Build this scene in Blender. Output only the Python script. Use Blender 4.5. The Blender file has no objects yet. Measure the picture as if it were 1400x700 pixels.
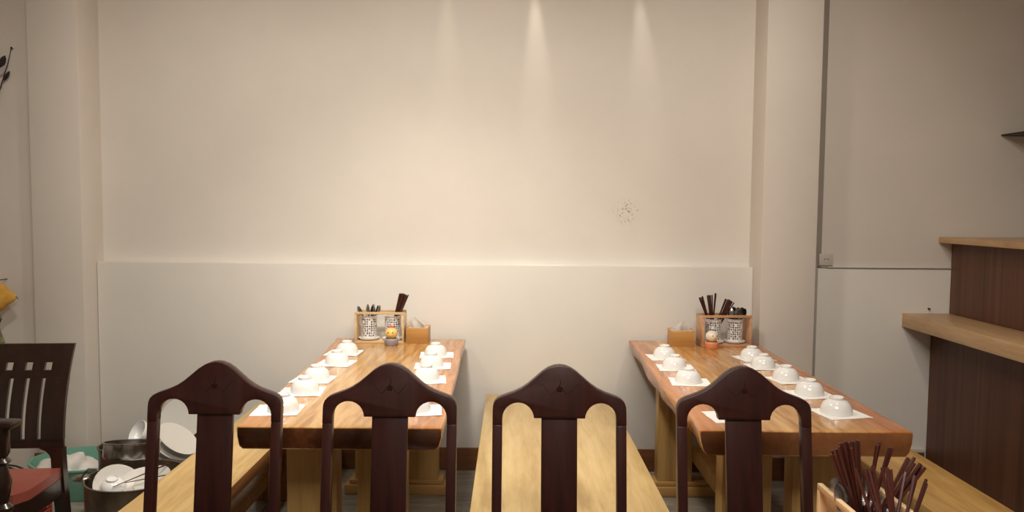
import bpy, bmesh, math, random
from mathutils import Vector, Matrix, Quaternion, noise
S = bpy.context.scene
COL = S.collection
R = math.radians
random.seed(7)

# ------------------------------------------------------------------ camera
cam_d = bpy.data.cameras.new('camera'); cam = bpy.data.objects.new('camera', cam_d); COL.objects.link(cam)
cam_d.sensor_width = 36; cam_d.lens = 1050 / 1400 * 36; cam_d.clip_start = .05
pitch = math.atan(65 / 1050); roll = R(.5)
F = Vector((0, math.cos(pitch), -math.sin(pitch)))
Rx = Vector((1, 0, 0)); Ux = Rx.cross(F)
Rr = Rx * math.cos(roll) + Ux * math.sin(roll); Ur = Rr.cross(F)
M = Matrix((Rr, Ur, -F)).transposed().to_4x4(); M.translation = Vector((0, 0, 1.475))
cam.matrix_world = M
S.camera = cam
# ------------------------------------------------------------------ world, exposure
S.view_settings.view_transform = 'Standard'; S.view_settings.look = 'None'
S.view_settings.gamma = 1; S.view_settings.use_curve_mapping = False
S.view_settings.exposure = 0.36
W = bpy.data.worlds.new('world'); S.world = W; W.use_nodes = True
W.node_tree.nodes['Background'].inputs[0].default_value = (.9, .8, .7, 1)
W.node_tree.nodes['Background'].inputs[1].default_value = .05
# ------------------------------------------------------------------ lamps of the room, added fill and streak spots (fixtures are built further down, in ceiling_lamp)
LAMPS = [  # x, y, watts, cone, aim offset (dx, dy), radius
    (-.45, 2.56, 120, 90, (0, .40), .12),
    (-.35, 2.85, 58, 160, (0, .45), .12),  # added wide fill that brightens the top of the wall
    (-1.6, 2.56, 44, 130, (-.1, .75), .10),
    (1.2, 2.56, 40, 120, (0, .95), .10),
]
ROOM_FILL = 44          # added fill light above the front of the room
STREAKS = [(-.38, .02, 7), (.10, .04, 22), (.66, .09, 15)]   # x, drift, watts: added spots that draw light streaks on the wall
WARM = (1.0, .935, .815)


# ------------------------------------------------------------------ materials
def nt(name):
    m = bpy.data.materials.new(name); m.use_nodes = True
    t = m.node_tree; b = t.nodes['Principled BSDF']
    return m, t, b


def N(t, typ, **kw):
    n = t.nodes.new(typ)
    for k, v in kw.items():
        if k.startswith('_'): n.inputs[k[1:].replace('_', ' ')].default_value = v
        else: setattr(n, k, v)
    return n


def ramp(t, stops):
    r = t.nodes.new('ShaderNodeValToRGB'); e = r.color_ramp.elements
    while len(e) < len(stops): e.new(.5)
    for i, (p, c) in enumerate(stops):
        e[i].position = p; e[i].color = (*c, 1)
    return r


def simple(name, col, rough=.5, metal=0, bump=0, bscale=60, var=.0, vscale=5, coat=0, spec=.5):
    m, t, b = nt(name)
    b.inputs['Roughness'].default_value = rough; b.inputs['Metallic'].default_value = metal
    b.inputs['Coat Weight'].default_value = coat; b.inputs['Coat Roughness'].default_value = .12
    b.inputs['Specular IOR Level'].default_value = spec
    tc = N(t, 'ShaderNodeTexCoord')
    n = N(t, 'ShaderNodeTexNoise', _Scale=vscale, _Detail=5.0)
    t.links.new(tc.outputs['Object'], n.inputs['Vector'])
    lo = tuple(c * (1 - var) for c in col); hi = tuple(min(1, c * (1 + var)) for c in col)
    r = ramp(t, [(.3, lo), (.7, hi)])
    t.links.new(n.outputs['Fac'], r.inputs['Fac']); t.links.new(r.outputs['Color'], b.inputs['Base Color'])
    if bump:
        n2 = N(t, 'ShaderNodeTexNoise', _Scale=bscale, _Detail=4.0)
        t.links.new(tc.outputs['Object'], n2.inputs['Vector'])
        bp = N(t, 'ShaderNodeBump', _Strength=bump, _Distance=.01)
        t.links.new(n2.outputs['Fac'], bp.inputs['Height']); t.links.new(bp.outputs['Normal'], b.inputs['Normal'])
    return m


def wood(name, c1, c2, c3, axis='Y', rough=.3, across=14, along=1.2, knots=False, edge=None, halfw=.35, cx=0, coat=0, streak=.5):
    """grain runs along one axis of the object's own coordinates"""
    m, t, b = nt(name)
    b.inputs['Roughness'].default_value = rough
    b.inputs['Coat Weight'].default_value = coat; b.inputs['Coat Roughness'].default_value = .1
    tc = N(t, 'ShaderNodeTexCoord'); mp = N(t, 'ShaderNodeMapping')
    sc = {'X': (along, across, across), 'Y': (across, along, across), 'Z': (across, across, along)}[axis]
    mp.inputs['Scale'].default_value = sc
    t.links.new(tc.outputs['Object'], mp.inputs['Vector'])
    n1 = N(t, 'ShaderNodeTexNoise', _Scale=.5, _Detail=6.0, _Roughness=.55, _Distortion=1.6)
    t.links.new(mp.outputs['Vector'], n1.inputs['Vector'])
    n2 = N(t, 'ShaderNodeTexNoise', _Scale=4.0, _Detail=5.0, _Roughness=.6, _Distortion=.4)
    t.links.new(mp.outputs['Vector'], n2.inputs['Vector'])
    r = ramp(t, [(.28, c1), (.5, c2), (.74, c3)])
    mixf = N(t, 'ShaderNodeMath', operation='MULTIPLY_ADD')
    mixf.inputs[1].default_value = streak
    sub = N(t, 'ShaderNodeMath', operation='SUBTRACT'); sub.inputs[1].default_value = .5
    t.links.new(n2.outputs['Fac'], sub.inputs[0])
    t.links.new(sub.outputs[0], mixf.inputs[0]); t.links.new(n1.outputs['Fac'], mixf.inputs[2])
    t.links.new(mixf.outputs[0], r.inputs['Fac'])
    out = r.outputs['Color']
    if edge:
        sx = N(t, 'ShaderNodeSeparateXYZ'); t.links.new(tc.outputs['Object'], sx.inputs[0])
        a = N(t, 'ShaderNodeMath', operation='SUBTRACT'); a.inputs[1].default_value = cx
        t.links.new(sx.outputs['X'], a.inputs[0])
        ab = N(t, 'ShaderNodeMath', operation='ABSOLUTE'); t.links.new(a.outputs[0], ab.inputs[0])
        n3 = N(t, 'ShaderNodeTexNoise', _Scale=1.3, _Detail=3.0); t.links.new(tc.outputs['Object'], n3.inputs['Vector'])
        ad = N(t, 'ShaderNodeMath', operation='MULTIPLY_ADD'); ad.inputs[1].default_value = .22
        t.links.new(n3.outputs['Fac'], ad.inputs[0]); t.links.new(ab.outputs[0], ad.inputs[2])
        mr = N(t, 'ShaderNodeMapRange'); mr.inputs['From Min'].default_value = halfw * .48 + .11; mr.inputs['From Max'].default_value = halfw * .78 + .11
        t.links.new(ad.outputs[0], mr.inputs['Value'])
        mx = N(t, 'ShaderNodeMix', data_type='RGBA', blend_type='MIX')
        mul = N(t, 'ShaderNodeMix', data_type='RGBA', blend_type='MULTIPLY'); mul.inputs['Factor'].default_value = 1
        t.links.new(r.outputs['Color'], mul.inputs['A']); mul.inputs['B'].default_value = (*edge, 1)
        t.links.new(mr.outputs['Result'], mx.inputs['Factor'])
        t.links.new(r.outputs['Color'], mx.inputs['A']); t.links.new(mul.outputs['Result'], mx.inputs['B'])
        out = mx.outputs['Result']
    if knots:
        v = N(t, 'ShaderNodeTexVoronoi', _Scale=1.0)
        mp2 = N(t, 'ShaderNodeMapping'); mp2.inputs['Scale'].default_value = tuple(1.2 if s == along else 3.4 for s in sc)
        t.links.new(tc.outputs['Object'], mp2.inputs['Vector']); t.links.new(mp2.outputs['Vector'], v.inputs['Vector'])
        kr = ramp(t, [(.03, (.55, .38, .25)), (.10, (1, 1, 1))]); t.links.new(v.outputs['Distance'], kr.inputs['Fac'])
        mk = N(t, 'ShaderNodeMix', data_type='RGBA', blend_type='MULTIPLY'); mk.inputs['Factor'].default_value = .8
        t.links.new(out, mk.inputs['A']); t.links.new(kr.outputs['Color'], mk.inputs['B']); out = mk.outputs['Result']
    t.links.new(out, b.inputs['Base Color'])
    bp = N(t, 'ShaderNodeBump', _Strength=.08, _Distance=.003)
    t.links.new(n2.outputs['Fac'], bp.inputs['Height']); t.links.new(bp.outputs['Normal'], b.inputs['Normal'])
    return m


def paint(name, col, peel=None):
    m, t, b = nt(name); b.inputs['Roughness'].default_value = .62; b.inputs['Specular IOR Level'].default_value = .35
    tc = N(t, 'ShaderNodeTexCoord')
    n = N(t, 'ShaderNodeTexNoise', _Scale=1.4, _Detail=6.0, _Roughness=.6); t.links.new(tc.outputs['Object'], n.inputs['Vector'])
    r = ramp(t, [(.3, tuple(c * .95 for c in col)), (.7, tuple(min(1, c * 1.03) for c in col))])
    t.links.new(n.outputs['Fac'], r.inputs['Fac']); out = r.outputs['Color']
    if peel:    # a scuffed patch with small dark chips, where the photo shows it
        geo = N(t, 'ShaderNodeNewGeometry')
        vd = N(t, 'ShaderNodeVectorMath', operation='DISTANCE'); vd.inputs[1].default_value = peel
        t.links.new(geo.outputs['Position'], vd.inputs[0])
        near = N(t, 'ShaderNodeMapRange'); near.inputs['From Min'].default_value = .085; near.inputs['From Max'].default_value = .03
        t.links.new(vd.outputs['Value'], near.inputs['Value'])
        n3 = N(t, 'ShaderNodeTexNoise', _Scale=80.0, _Detail=3.0); t.links.new(geo.outputs['Position'], n3.inputs['Vector'])
        th = N(t, 'ShaderNodeMapRange'); th.inputs['From Min'].default_value = .56; th.inputs['From Max'].default_value = .64
        t.links.new(n3.outputs['Fac'], th.inputs['Value'])
        mu = N(t, 'ShaderNodeMath', operation='MULTIPLY'); t.links.new(near.outputs[0], mu.inputs[0]); t.links.new(th.outputs[0], mu.inputs[1])
        mx = N(t, 'ShaderNodeMix', data_type='RGBA'); mx.inputs['B'].default_value = (.36, .27, .2, 1)
        t.links.new(mu.outputs[0], mx.inputs['Factor']); t.links.new(out, mx.inputs['A']); out = mx.outputs['Result']
    t.links.new(out, b.inputs['Base Color'])
    n2 = N(t, 'ShaderNodeTexNoise', _Scale=9.0, _Detail=8.0); t.links.new(tc.outputs['Object'], n2.inputs['Vector'])
    bp = N(t, 'ShaderNodeBump', _Strength=.12, _Distance=.012)
    t.links.new(n2.outputs['Fac'], bp.inputs['Height']); t.links.new(bp.outputs['Normal'], b.inputs['Normal'])
    return m


MT = {}
MT['wall'] = paint('cream_wall_paint', (.795, .745, .69), (.64, 4.34, 1.46))
MT['lower'] = paint('cream_wall_paint_lower', (.79, .75, .70))
MT['column'] = paint('column_paint', (.77, .71, .65))
MT['ceiling'] = paint('ceiling_paint', (.75, .72, .68))
MT['baseboard'] = wood('baseboard_wood', (.12, .045, .016), (.17, .065, .024), (.21, .085, .03), 'X', .4)
MT['mahogany'] = wood('dark_mahogany', (.022, .0042, .0036), (.036, .0070, .0055), (.050, .0105, .0078), 'Z', .34, across=30, coat=0)
MT['emblem'] = simple('matte_mahogany', (.024, .006, .005), .7, spec=.2)
MT['darkchair'] = wood('dark_brown_chair_wood', (.012, .005, .003), (.02, .008, .005), (.03, .012, .007), 'Z', .3, across=30, coat=.3)
MT['table_L'] = wood('left_table_wood', (.38, .18, .055), (.57, .325, .12), (.70, .455, .205), 'Y', .2, across=9, along=.9, knots=True, edge=(.92, .66, .54), halfw=.35, coat=.3, streak=1.1)
MT['table_R'] = wood('right_table_wood', (.38, .165, .05), (.61, .315, .105), (.76, .46, .18), 'Y', .2, across=8, along=.8, knots=True, edge=(.88, .6, .46), halfw=.36, coat=.3, streak=1.1)
MT['end_L'] = wood('left_table_end_grain', (.05, .017, .006), (.09, .03, .01), (.22, .07, .02), 'Z', .22, across=7, along=7, coat=.4)
MT['end_R'] = wood('right_table_end_grain', (.17, .058, .018), (.26, .095, .03), (.34, .13, .04), 'Z', .3, across=8, along=6, coat=.3)
MT['leg'] = wood('table_leg_pine', (.42, .24, .075), (.56, .34, .115), (.65, .42, .16), 'Z', .4, across=16, knots=True)
MT['foot'] = wood('table_foot_wood', (.33, .17, .05), (.43, .24, .08), (.5, .3, .1), 'X', .4, across=16)
MT['pine'] = wood('bench_pine', (.46, .285, .105), (.60, .40, .165), (.70, .50, .23), 'Y', .38, across=9, along=.9, knots=True, streak=.9)
MT['maple'] = wood('bench_maple', (.44, .29, .12), (.56, .395, .175), (.65, .48, .235), 'Y', .36, across=8, along=1.0, streak=.9)
MT['pine_dark'] = wood('bench_knotty_pine', (.42, .22, .065), (.56, .33, .105), (.66, .42, .155), 'Y', .38, across=9, along=.9, knots=True, streak=.9)
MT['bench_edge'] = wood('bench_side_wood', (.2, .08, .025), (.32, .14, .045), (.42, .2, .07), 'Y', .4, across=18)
MT['laminate'] = wood('brown_laminate', (.07, .025, .012), (.108, .040, .019), (.155, .062, .032), 'Z', .45, across=22, along=.25, streak=.4)
MT['board'] = wood('counter_board_wood', (.47, .28, .13), (.6, .38, .19), (.68, .46, .26), 'Y', .4, across=14, along=2, streak=.6)
MT['box'] = wood('tissue_box_wood', (.42, .2, .055), (.52, .265, .08), (.6, .33, .11), 'X', .4, across=22)
MT['rack'] = wood('rack_pale_wood', (.62, .42, .22), (.74, .53, .3), (.82, .62, .37), 'X', .42, across=26)
MT['rack_red'] = wood('rack_brown_wood', (.5, .27, .14), (.62, .36, .2), (.7, .45, .27), 'X', .42, across=26)
MT['stick'] = wood('dark_chopstick_wood', (.035, .008, .006), (.058, .014, .010), (.09, .024, .016), 'Z', .32, across=60)
MT['ceramic'] = simple('white_glazed_ceramic', (.86, .855, .84), .12, coat=.5)
MT['plate'] = simple('white_plate_glaze', (.66, .63, .585), .18, coat=.4)
MT['perf'] = simple('white_enamel_metal', (.85, .83, .82), .3)
MT['liner'] = simple('grey_cup_liner', (.13, .12, .115), .5)
MT['napkin'] = simple('white_paper_napkin', (.9, .885, .86), .85, bump=.2, bscale=40)
MT['tissue'] = simple('white_tissue', (.88, .86, .84), .9, bump=.3, bscale=80)
MT['steel'] = simple('brushed_steel', (.42, .40, .37), .24, 1, var=.1)
MT['oldsteel'] = simple('sooty_steel_pot', (.21, .16, .115), .42, .85, bump=.2, bscale=30, var=.35, vscale=9)
MT['spoon'] = simple('spoon_steel', (.40, .39, .38), .26, 1)
MT['green'] = simple('green_plastic', (.17, .38, .29), .4)
MT['redseat'] = simple('red_vinyl', (.27, .068, .048), .38, bump=.1, var=.12, vscale=8)
MT['redbox'] = simple('red_plastic', (.35, .05, .04), .45)
MT['yellow'] = simple('yellow_cloth', (.68, .36, .06), .8, bump=.3, bscale=40, var=.25, vscale=14)
MT['olive'] = simple('olive_cloth', (.2, .2, .09), .85, bump=.4, bscale=50, var=.4, vscale=20)
MT['black'] = simple('black_rubber', (.015, .013, .012), .5)
MT['darkleaf'] = simple('black_paper_leaf', (.03, .022, .02), .6)
MT['paleleaf'] = simple('pale_lilac_leaf', (.5, .46, .5), .6)
MT['orange'] = simple('orange_wooden_handle', (.5, .16, .04), .4)
MT['bag'] = simple('white_plastic_bag', (.7, .66, .62), .5, bump=.5, bscale=25)
MT['greybag'] = simple('grey_plastic_bag', (.5, .49, .45), .45, bump=.4, bscale=22, var=.15)
MT['chick_y'] = simple('yellow_glaze', (.85, .6, .2), .3)
MT['chick_w'] = simple('cream_glaze', (.86, .76, .62), .3)
MT['pot_grey'] = simple('grey_glaze', (.33, .29, .3), .35)
MT['pot_orange'] = simple('orange_glaze', (.72, .27, .12), .35)
MT['red'] = simple('red_glaze', (.75, .12, .1), .35)
MT['beak'] = simple('orange_beak', (.8, .38, .06), .4)
MT['switch'] = simple('cream_plastic', (.66, .6, .54), .45)
MT['gap'] = simple('dark_joint', (.06, .04, .03), .9)
MT['grout'] = simple('floor_grout', (.14, .12, .1), .9)
MT['whitetrim'] = simple('white_trim_paint', (.7, .67, .62), .5)
MT['lampmetal'] = simple('white_lamp_metal', (.8, .8, .8), .4)
me_, te_, be_ = nt('lamp_glow'); be_.inputs['Emission Color'].default_value = (*WARM, 1); be_.inputs['Emission Strength'].default_value = 4
MT['glow'] = me_


def tile_mat():
    m, t, b = nt('grey_stone_tile'); b.inputs['Roughness'].default_value = .35
    tc = N(t, 'ShaderNodeTexCoord'); mp = N(t, 'ShaderNodeMapping'); mp.inputs['Scale'].default_value = (1.2, 4, 1)
    oi = N(t, 'ShaderNodeObjectInfo'); ad = N(t, 'ShaderNodeVectorMath', operation='ADD')
    sc = N(t, 'ShaderNodeVectorMath', operation='SCALE'); sc.inputs['Scale'].default_value = 13
    t.links.new(oi.outputs['Location'], sc.inputs[0])
    t.links.new(tc.outputs['Object'], ad.inputs[0]); t.links.new(sc.outputs[0], ad.inputs[1]); t.links.new(ad.outputs[0], mp.inputs['Vector'])
    n = N(t, 'ShaderNodeTexNoise', _Scale=2.0, _Detail=8.0, _Roughness=.65, _Distortion=1.5); t.links.new(mp.outputs[0], n.inputs['Vector'])
    r = ramp(t, [(.3, (.17, .145, .115)), (.52, (.27, .24, .2)), (.72, (.4, .37, .32))])
    t.links.new(n.outputs['Fac'], r.inputs['Fac']); t.links.new(r.outputs['Color'], b.inputs['Base Color'])
    return m


MT['tile'] = tile_mat()


# ------------------------------------------------------------------ mesh helpers
def box(bm, x0, x1, y0, y1, z0, z1, bev=0, seg=2, mi=0):
    r = bmesh.ops.create_cube(bm, size=1)
    vs = r['verts']
    for v in vs:
        v.co = Vector((x0 + (v.co.x + .5) * (x1 - x0), y0 + (v.co.y + .5) * (y1 - y0), z0 + (v.co.z + .5) * (z1 - z0)))
    fs = set(f for v in vs for f in v.link_faces)
    if bev:
        es = list(set(e for v in vs for e in v.link_edges))
        o = bmesh.ops.bevel(bm, geom=es, offset=bev, segments=seg, affect='EDGES', profile=.5)
        fs |= set(o['faces'])
    for f in fs:
        if f.is_valid: f.material_index = mi
    return bm


def prism(bm, pts, y0, y1, bev=0, seg=2):
    """outline in x,z pushed from y0 to y1"""
    vs = [bm.verts.new((x, y0, z)) for x, z in pts]
    f = bm.faces.new(vs)
    e = bmesh.ops.extrude_face_region(bm, geom=[f])
    nv = [g for g in e['geom'] if isinstance(g, bmesh.types.BMVert)]
    for v in nv: v.co.y = y1
    bmesh.ops.recalc_face_normals(bm, faces=bm.faces[:])
    if bev:
        es = [ed for ed in bm.edges if abs(ed.verts[0].co.y - ed.verts[1].co.y) < 1e-6]
        bmesh.ops.bevel(bm, geom=es, offset=bev, segments=seg, affect='EDGES', profile=.5, clamp_overlap=True)
    return bm


def lathe(bm, prof, n=32, c=(0, 0, 0), sx=1, sy=1, mi=0):
    rings = []
    for r, z in prof:
        if r < 1e-6: rings.append([bm.verts.new((c[0], c[1], c[2] + z))])
        else: rings.append([bm.verts.new((c[0] + sx * r * math.cos(2 * math.pi * k / n), c[1] + sy * r * math.sin(2 * math.pi * k / n), c[2] + z)) for k in range(n)])
    for a, b in zip(rings, rings[1:]):
        for k in range(n):
            k2 = (k + 1) % n
            if len(a) == 1 and len(b) == 1: continue
            if len(a) == 1: f = bm.faces.new((a[0], b[k2], b[k]))
            elif len(b) == 1: f = bm.faces.new((a[k], a[k2], b[0]))
            else: f = bm.faces.new((a[k], a[k2], b[k2], b[k]))
            f.material_index = mi
    return bm


def tube(bm, pts, r, n=8, r2=None):
    pts = [Vector(p) for p in pts]; rings = []
    for i, p in enumerate(pts):
        d = (pts[min(i + 1, len(pts) - 1)] - pts[max(i - 1, 0)]).normalized()
        a = d.cross(Vector((0, 0, 1)))
        if a.length < .05: a = d.cross(Vector((0, 1, 0)))
        a.normalize(); b = d.cross(a)
        rr = r if r2 is None else r + (r2 - r) * i / (len(pts) - 1)
        rings.append([bm.verts.new(p + rr * (a * math.cos(2 * math.pi * k / n) + b * math.sin(2 * math.pi * k / n))) for k in range(n)])
    for a, b in zip(rings, rings[1:]):
        for k in range(n): bm.faces.new((a[k], a[(k + 1) % n], b[(k + 1) % n], b[k]))
    bm.faces.new(rings[0][::-1]); bm.faces.new(rings[-1])
    return bm


def ball(bm, c, r, sub=3, sc=(1, 1, 1)):
    o = bmesh.ops.create_icosphere(bm, subdivisions=sub, radius=r)
    for v in o['verts']: v.co = Vector((v.co.x * sc[0], v.co.y * sc[1], v.co.z * sc[2])) + Vector(c)
    return o['verts']


def new(): return bmesh.new()


def to_mesh(name, bm, mat, smooth=True):
    bmesh.ops.recalc_face_normals(bm, faces=bm.faces[:])
    me = bpy.data.meshes.new(name); bm.to_mesh(me); bm.free()
    for m in (mat if isinstance(mat, (list, tuple)) else [mat]): me.materials.append(MT[m])
    if smooth:
        for p in me.polygons: p.use_smooth = True
        me.set_sharp_from_angle(angle=R(38))
    return me


def obj(name, bm, mat, parent=None, smooth=True, label=None, loc=None, rot=None):
    me = bm if isinstance(bm, bpy.types.Mesh) else to_mesh(name, bm, mat, smooth)
    o = bpy.data.objects.new(name, me); COL.objects.link(o)
    if parent: o.parent = parent
    if label: o['label'] = label
    if loc: o.location = loc
    if rot: o.rotation_euler = rot
    return o


def tag(o, label, cat, group=None, kind=None):
    o['label'] = label; o['category'] = cat
    if group: o['group'] = group
    if kind: o['kind'] = kind
    return o


def thing(name, label, cat, loc=(0, 0, 0), rz=0, group=None):
    o = bpy.data.objects.new(name, None); COL.objects.link(o); o.empty_display_size = .05
    o.location = loc; o.rotation_euler = (0, 0, rz)
    return tag(o, label, cat, group)


def struct(name, bm, mat, smooth=True):
    o = obj(name, bm, mat, None, smooth); o['kind'] = 'structure'; return o


def dup(root, loc, rz=None, label=None):
    def rec(o, p):
        c = o.copy(); COL.objects.link(c)
        if p: c.parent = p
        for ch in list(o.children): rec(ch, c)
        return c
    c = rec(root, None); c.location = loc
    if rz is not None: c.rotation_euler = (0, 0, rz)
    if label: c['label'] = label
    return c


# ------------------------------------------------------------------ the room
YW = 4.34      # back of the niche
XL, XR, YB, YF, ZC = -3.6, 3.9, -2.6, 4.34, 3.05
LEDGE = 1.16
b = new(); box(b, -2.40, 1.45, YW, YW + .12, LEDGE - .05, ZC); struct('wall_back', b, 'wall')
b = new(); box(b, -2.31, 1.343, 4.26, YW + .12, .0, LEDGE, .006); struct('wall_back_lower', b, 'lower')
b = new(); box(b, -2.585, -2.312, 4.13, YW + .12, 0, ZC, .008); struct('wall_column_left', b, 'column')
b = new(); box(b, 1.343, 1.64, 4.13, YW + .12, 0, ZC, .006); struct('wall_column_right', b, 'column')
b = new(); box(b, XL, -2.585, 4.19, YW + .12, 0, ZC); struct('wall_alcove_left', b, 'column')
b = new(); box(b, 1.60, 1.76, 4.37, YW + .12, 0, ZC); struct('wall_groove_right', b, 'column')
b = new(); box(b, 1.729, XR, 4.285, YW + .12, LEDGE, ZC); struct('wall_alcove_right', b, 'column')
b = new(); box(b, 1.710, XR, 4.277, YW + .12, 0, LEDGE - .004, .003); struct('wall_alcove_right_lower', b, 'lower')
b = new(); box(b, 1.76, 2.45, 4.268, 4.29, LEDGE, LEDGE + .007, .002); struct('trim_1', b, 'whitetrim')
b = new(); box(b, XL - .1, XL, YB, YF + .12, 0, ZC); struct('wall_left', b, 'column')
b = new(); box(b, XR, XR + .1, YB, YF + .12, 0, ZC); struct('wall_right', b, 'column')
b = new(); box(b, XL - .1, XR + .1, YB - .1, YB, 0, ZC); struct('wall_front', b, 'column')
b = new(); box(b, XL - .1, XR + .1, YB - .1, YF + .12, ZC, ZC + .1); struct('ceiling', b, 'ceiling')
fl = obj('floor', box(new(), XL - .1, XR + .1, YB - .1, YF + .12, -.08, -.004), 'grout'); fl['kind'] = 'structure'
T = .6
tm = to_mesh('floor_tile', box(new(), -T / 2 + .0015, T / 2 - .0015, -T / 2 + .0015, T / 2 - .0015, -.006, 0, .001, 1), 'tile')
for i in range(12):
    for j in range(6):
        o = bpy.data.objects.new('tile', tm); COL.objects.link(o); o.parent = fl
        o.location = (-3.3 + i * T, 1.06 + j * T, 0)
# baseboards
b = new(); box(b, -2.309, 1.342, 4.245, 4.259, 0, .127, .002); struct('baseboard_back', b, 'baseboard')
b = new(); box(b, -2.6, -2.3, 4.118, 4.129, 0, .118, .002); struct('baseboard_left', b, 'baseboard')
b = new(); box(b, 1.335, 1.655, 4.118, 4.129, 0, .127, .002); struct('baseboard_right', b, 'baseboard')
b = new(); box(b, 1.655, 2.34, 4.262, 4.276, .118, .14, .002); struct('trim_2', b, 'whitetrim')
b = new(); box(b, 1.655, 2.34, 4.262, 4.276, 0, .117, .002); struct('baseboard_alcove', b, 'baseboard')
# socket box at the column, nail in the wall
t = thing('junction_box', 'small cream junction box on the wall beside the right column', 'junction box', (1.712, 4.269, 1.172))
obj('cover', box(new(), 0, .078, 0, .016, 0, .066, .004), 'switch', t)
b = new()
for dx in (.028, .045): box(b, dx, dx + .006, -.0015, .002, .034, .039)
obj('screw_slots', b, 'gap', t)
b = new(); tube(b, [(2.335, 4.285, .935), (2.335, 4.262, .935)], .005, 8)
tag(obj('wall_nail', b, 'gap'), 'small dark nail in the wall above the counter board', 'nail')


# ------------------------------------------------------------------ lamps on the ceiling, with added fill and streak spots
def ceiling_lamp(x, y, w, cone, aim, rad, label):
    t = thing('ceiling_lamp', label, 'lamp', (x, y, ZC), 0)
    obj('housing', lathe(new(), [(.05, .0), (.085, 0), (.085, -.02), (.075, -.035), (.06, -.03), (.055, -.01), (.05, 0)], 28), 'lampmetal', t)
    obj('diffuser', lathe(new(), [(0, -.012), (.055, -.012), (.055, -.008), (0, -.008)], 24), 'glow', t)
    d = bpy.data.lights.new('lamp_light', 'SPOT'); d.energy = w; d.color = WARM
    d.spot_size = R(cone); d.spot_blend = 1; d.shadow_soft_size = rad
    lo = bpy.data.objects.new('lamp_light', d); COL.objects.link(lo); lo.parent = t; lo.location = (0, 0, -.06)
    lo.rotation_euler = Vector((aim[0], aim[1], -1)).to_track_quat('-Z', 'Y').to_euler()
    return t


LL = ['round recessed ceiling lamp over the gap between the two slab tables', 'added wide fill light on the ceiling, brightening the upper wall', 'round recessed ceiling lamp over the left side of the room', 'round recessed ceiling lamp over the right slab table']
for a, lb in zip(LAMPS, LL): ceiling_lamp(*a, lb)
for (x, dr, w), side in zip(STREAKS, ('leftmost', 'middle', 'rightmost')):
    t = thing('added_streak_spot', side + ' added spot drawing a light streak on the back wall', 'lamp', (x, 4.27, ZC), 0)  # added spots standing in for streaks of lamp light
    obj('housing', lathe(new(), [(0, 0), (.022, 0), (.022, -.05), (.016, -.05), (.016, -.02), (0, -.02)], 16), 'lampmetal', t)
    d = bpy.data.lights.new('streak_spot_light', 'SPOT'); d.energy = w; d.color = (1, .9, .76); d.spot_size = R(15); d.spot_blend = 1; d.shadow_soft_size = .01
    lo = bpy.data.objects.new('streak_spot_light', d); COL.objects.link(lo); lo.parent = t; lo.location = (0, 0, -.045)
    lo.rotation_euler = Vector((dr, .072, -1.0)).to_track_quat('-Z', 'Y').to_euler()
t = thing('added_fill_light', 'added square fill light on the ceiling over the front of the room', 'lamp', (.3, .4, ZC))  # added room fill, given the body of a ceiling panel
obj('frame', box(new(), -.62, .62, -.62, .62, -.03, 0, .004), 'lampmetal', t)
obj('diffuser', box(new(), -.58, .58, -.58, .58, -.034, -.030), 'glow', t)
d = bpy.data.lights.new('room_fill_light', 'AREA'); d.shape = 'SQUARE'; d.size = 1.1; d.energy = ROOM_FILL; d.color = (1, .94, .86)
lo = bpy.data.objects.new('room_fill_light', d); COL.objects.link(lo); lo.parent = t; lo.location = (0, 0, -.05)


# ------------------------------------------------------------------ slab tables
def slab(xl, xr, y0, y1, th, seed, ny=44):
    bm = new(); rows = []
    for j in range(ny + 1):
        s = j / ny; y = y0 + (y1 - y0) * s
        nl = noise.noise(Vector((seed, y * 2.3, 0))) * .012 + noise.noise(Vector((seed, y * 7, 3))) * .004
        nr = noise.noise(Vector((seed + 9, y * 2.3, 0))) * .012 + noise.noise(Vector((seed + 9, y * 7, 3))) * .004
        a = xl(s) + nl; c = xr(s) + nr
        il = .014 + .012 * noise.noise(Vector((seed + 4, y * 5, 1))); ir = .01 + .010 * noise.noise(Vector((seed + 6, y * 5, 1)))
        zb = -th + .004 * noise.noise(Vector((seed, y * 4, 8)))
        sec = [(a + .004, 0), (a + .0005, -.004), (a, -.012), (a + il * .4, -th * .45), (a + il, -th * .85), (a + il + .012, zb),
               (c - ir - .012, zb), (c - ir, -th * .85), (c - ir * .4, -th * .45), (c, -.012), (c - .0005, -.004), (c - .004, 0)]
        rows.append([bm.verts.new((x, y, z)) for x, z in sec])
    n = len(rows[0])
    for r1, r2 in zip(rows, rows[1:]):
        for k in range(n): bm.faces.new((r1[k], r1[(k + 1) % n], r2[(k + 1) % n], r2[k]))
    f = bm.faces.new(rows[0]); g = bm.faces.new(rows[-1][::-1])
    ins = bmesh.ops.bevel(bm, geom=list(f.edges), offset=.004, segments=2, affect='EDGES', profile=.5)
    ends = [q for q in bm.faces if q.calc_center_median().y < y0 + .0035 and abs(q.normal.y) > .5]
    bm.normal_update()
    for q in bm.faces:
        if q.calc_center_median().y < y0 + .003 and len(q.verts) > 6: q.material_index = 1
        if q.calc_center_median().y > y1 - 1e-4: q.material_index = 1
    return bm


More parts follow.
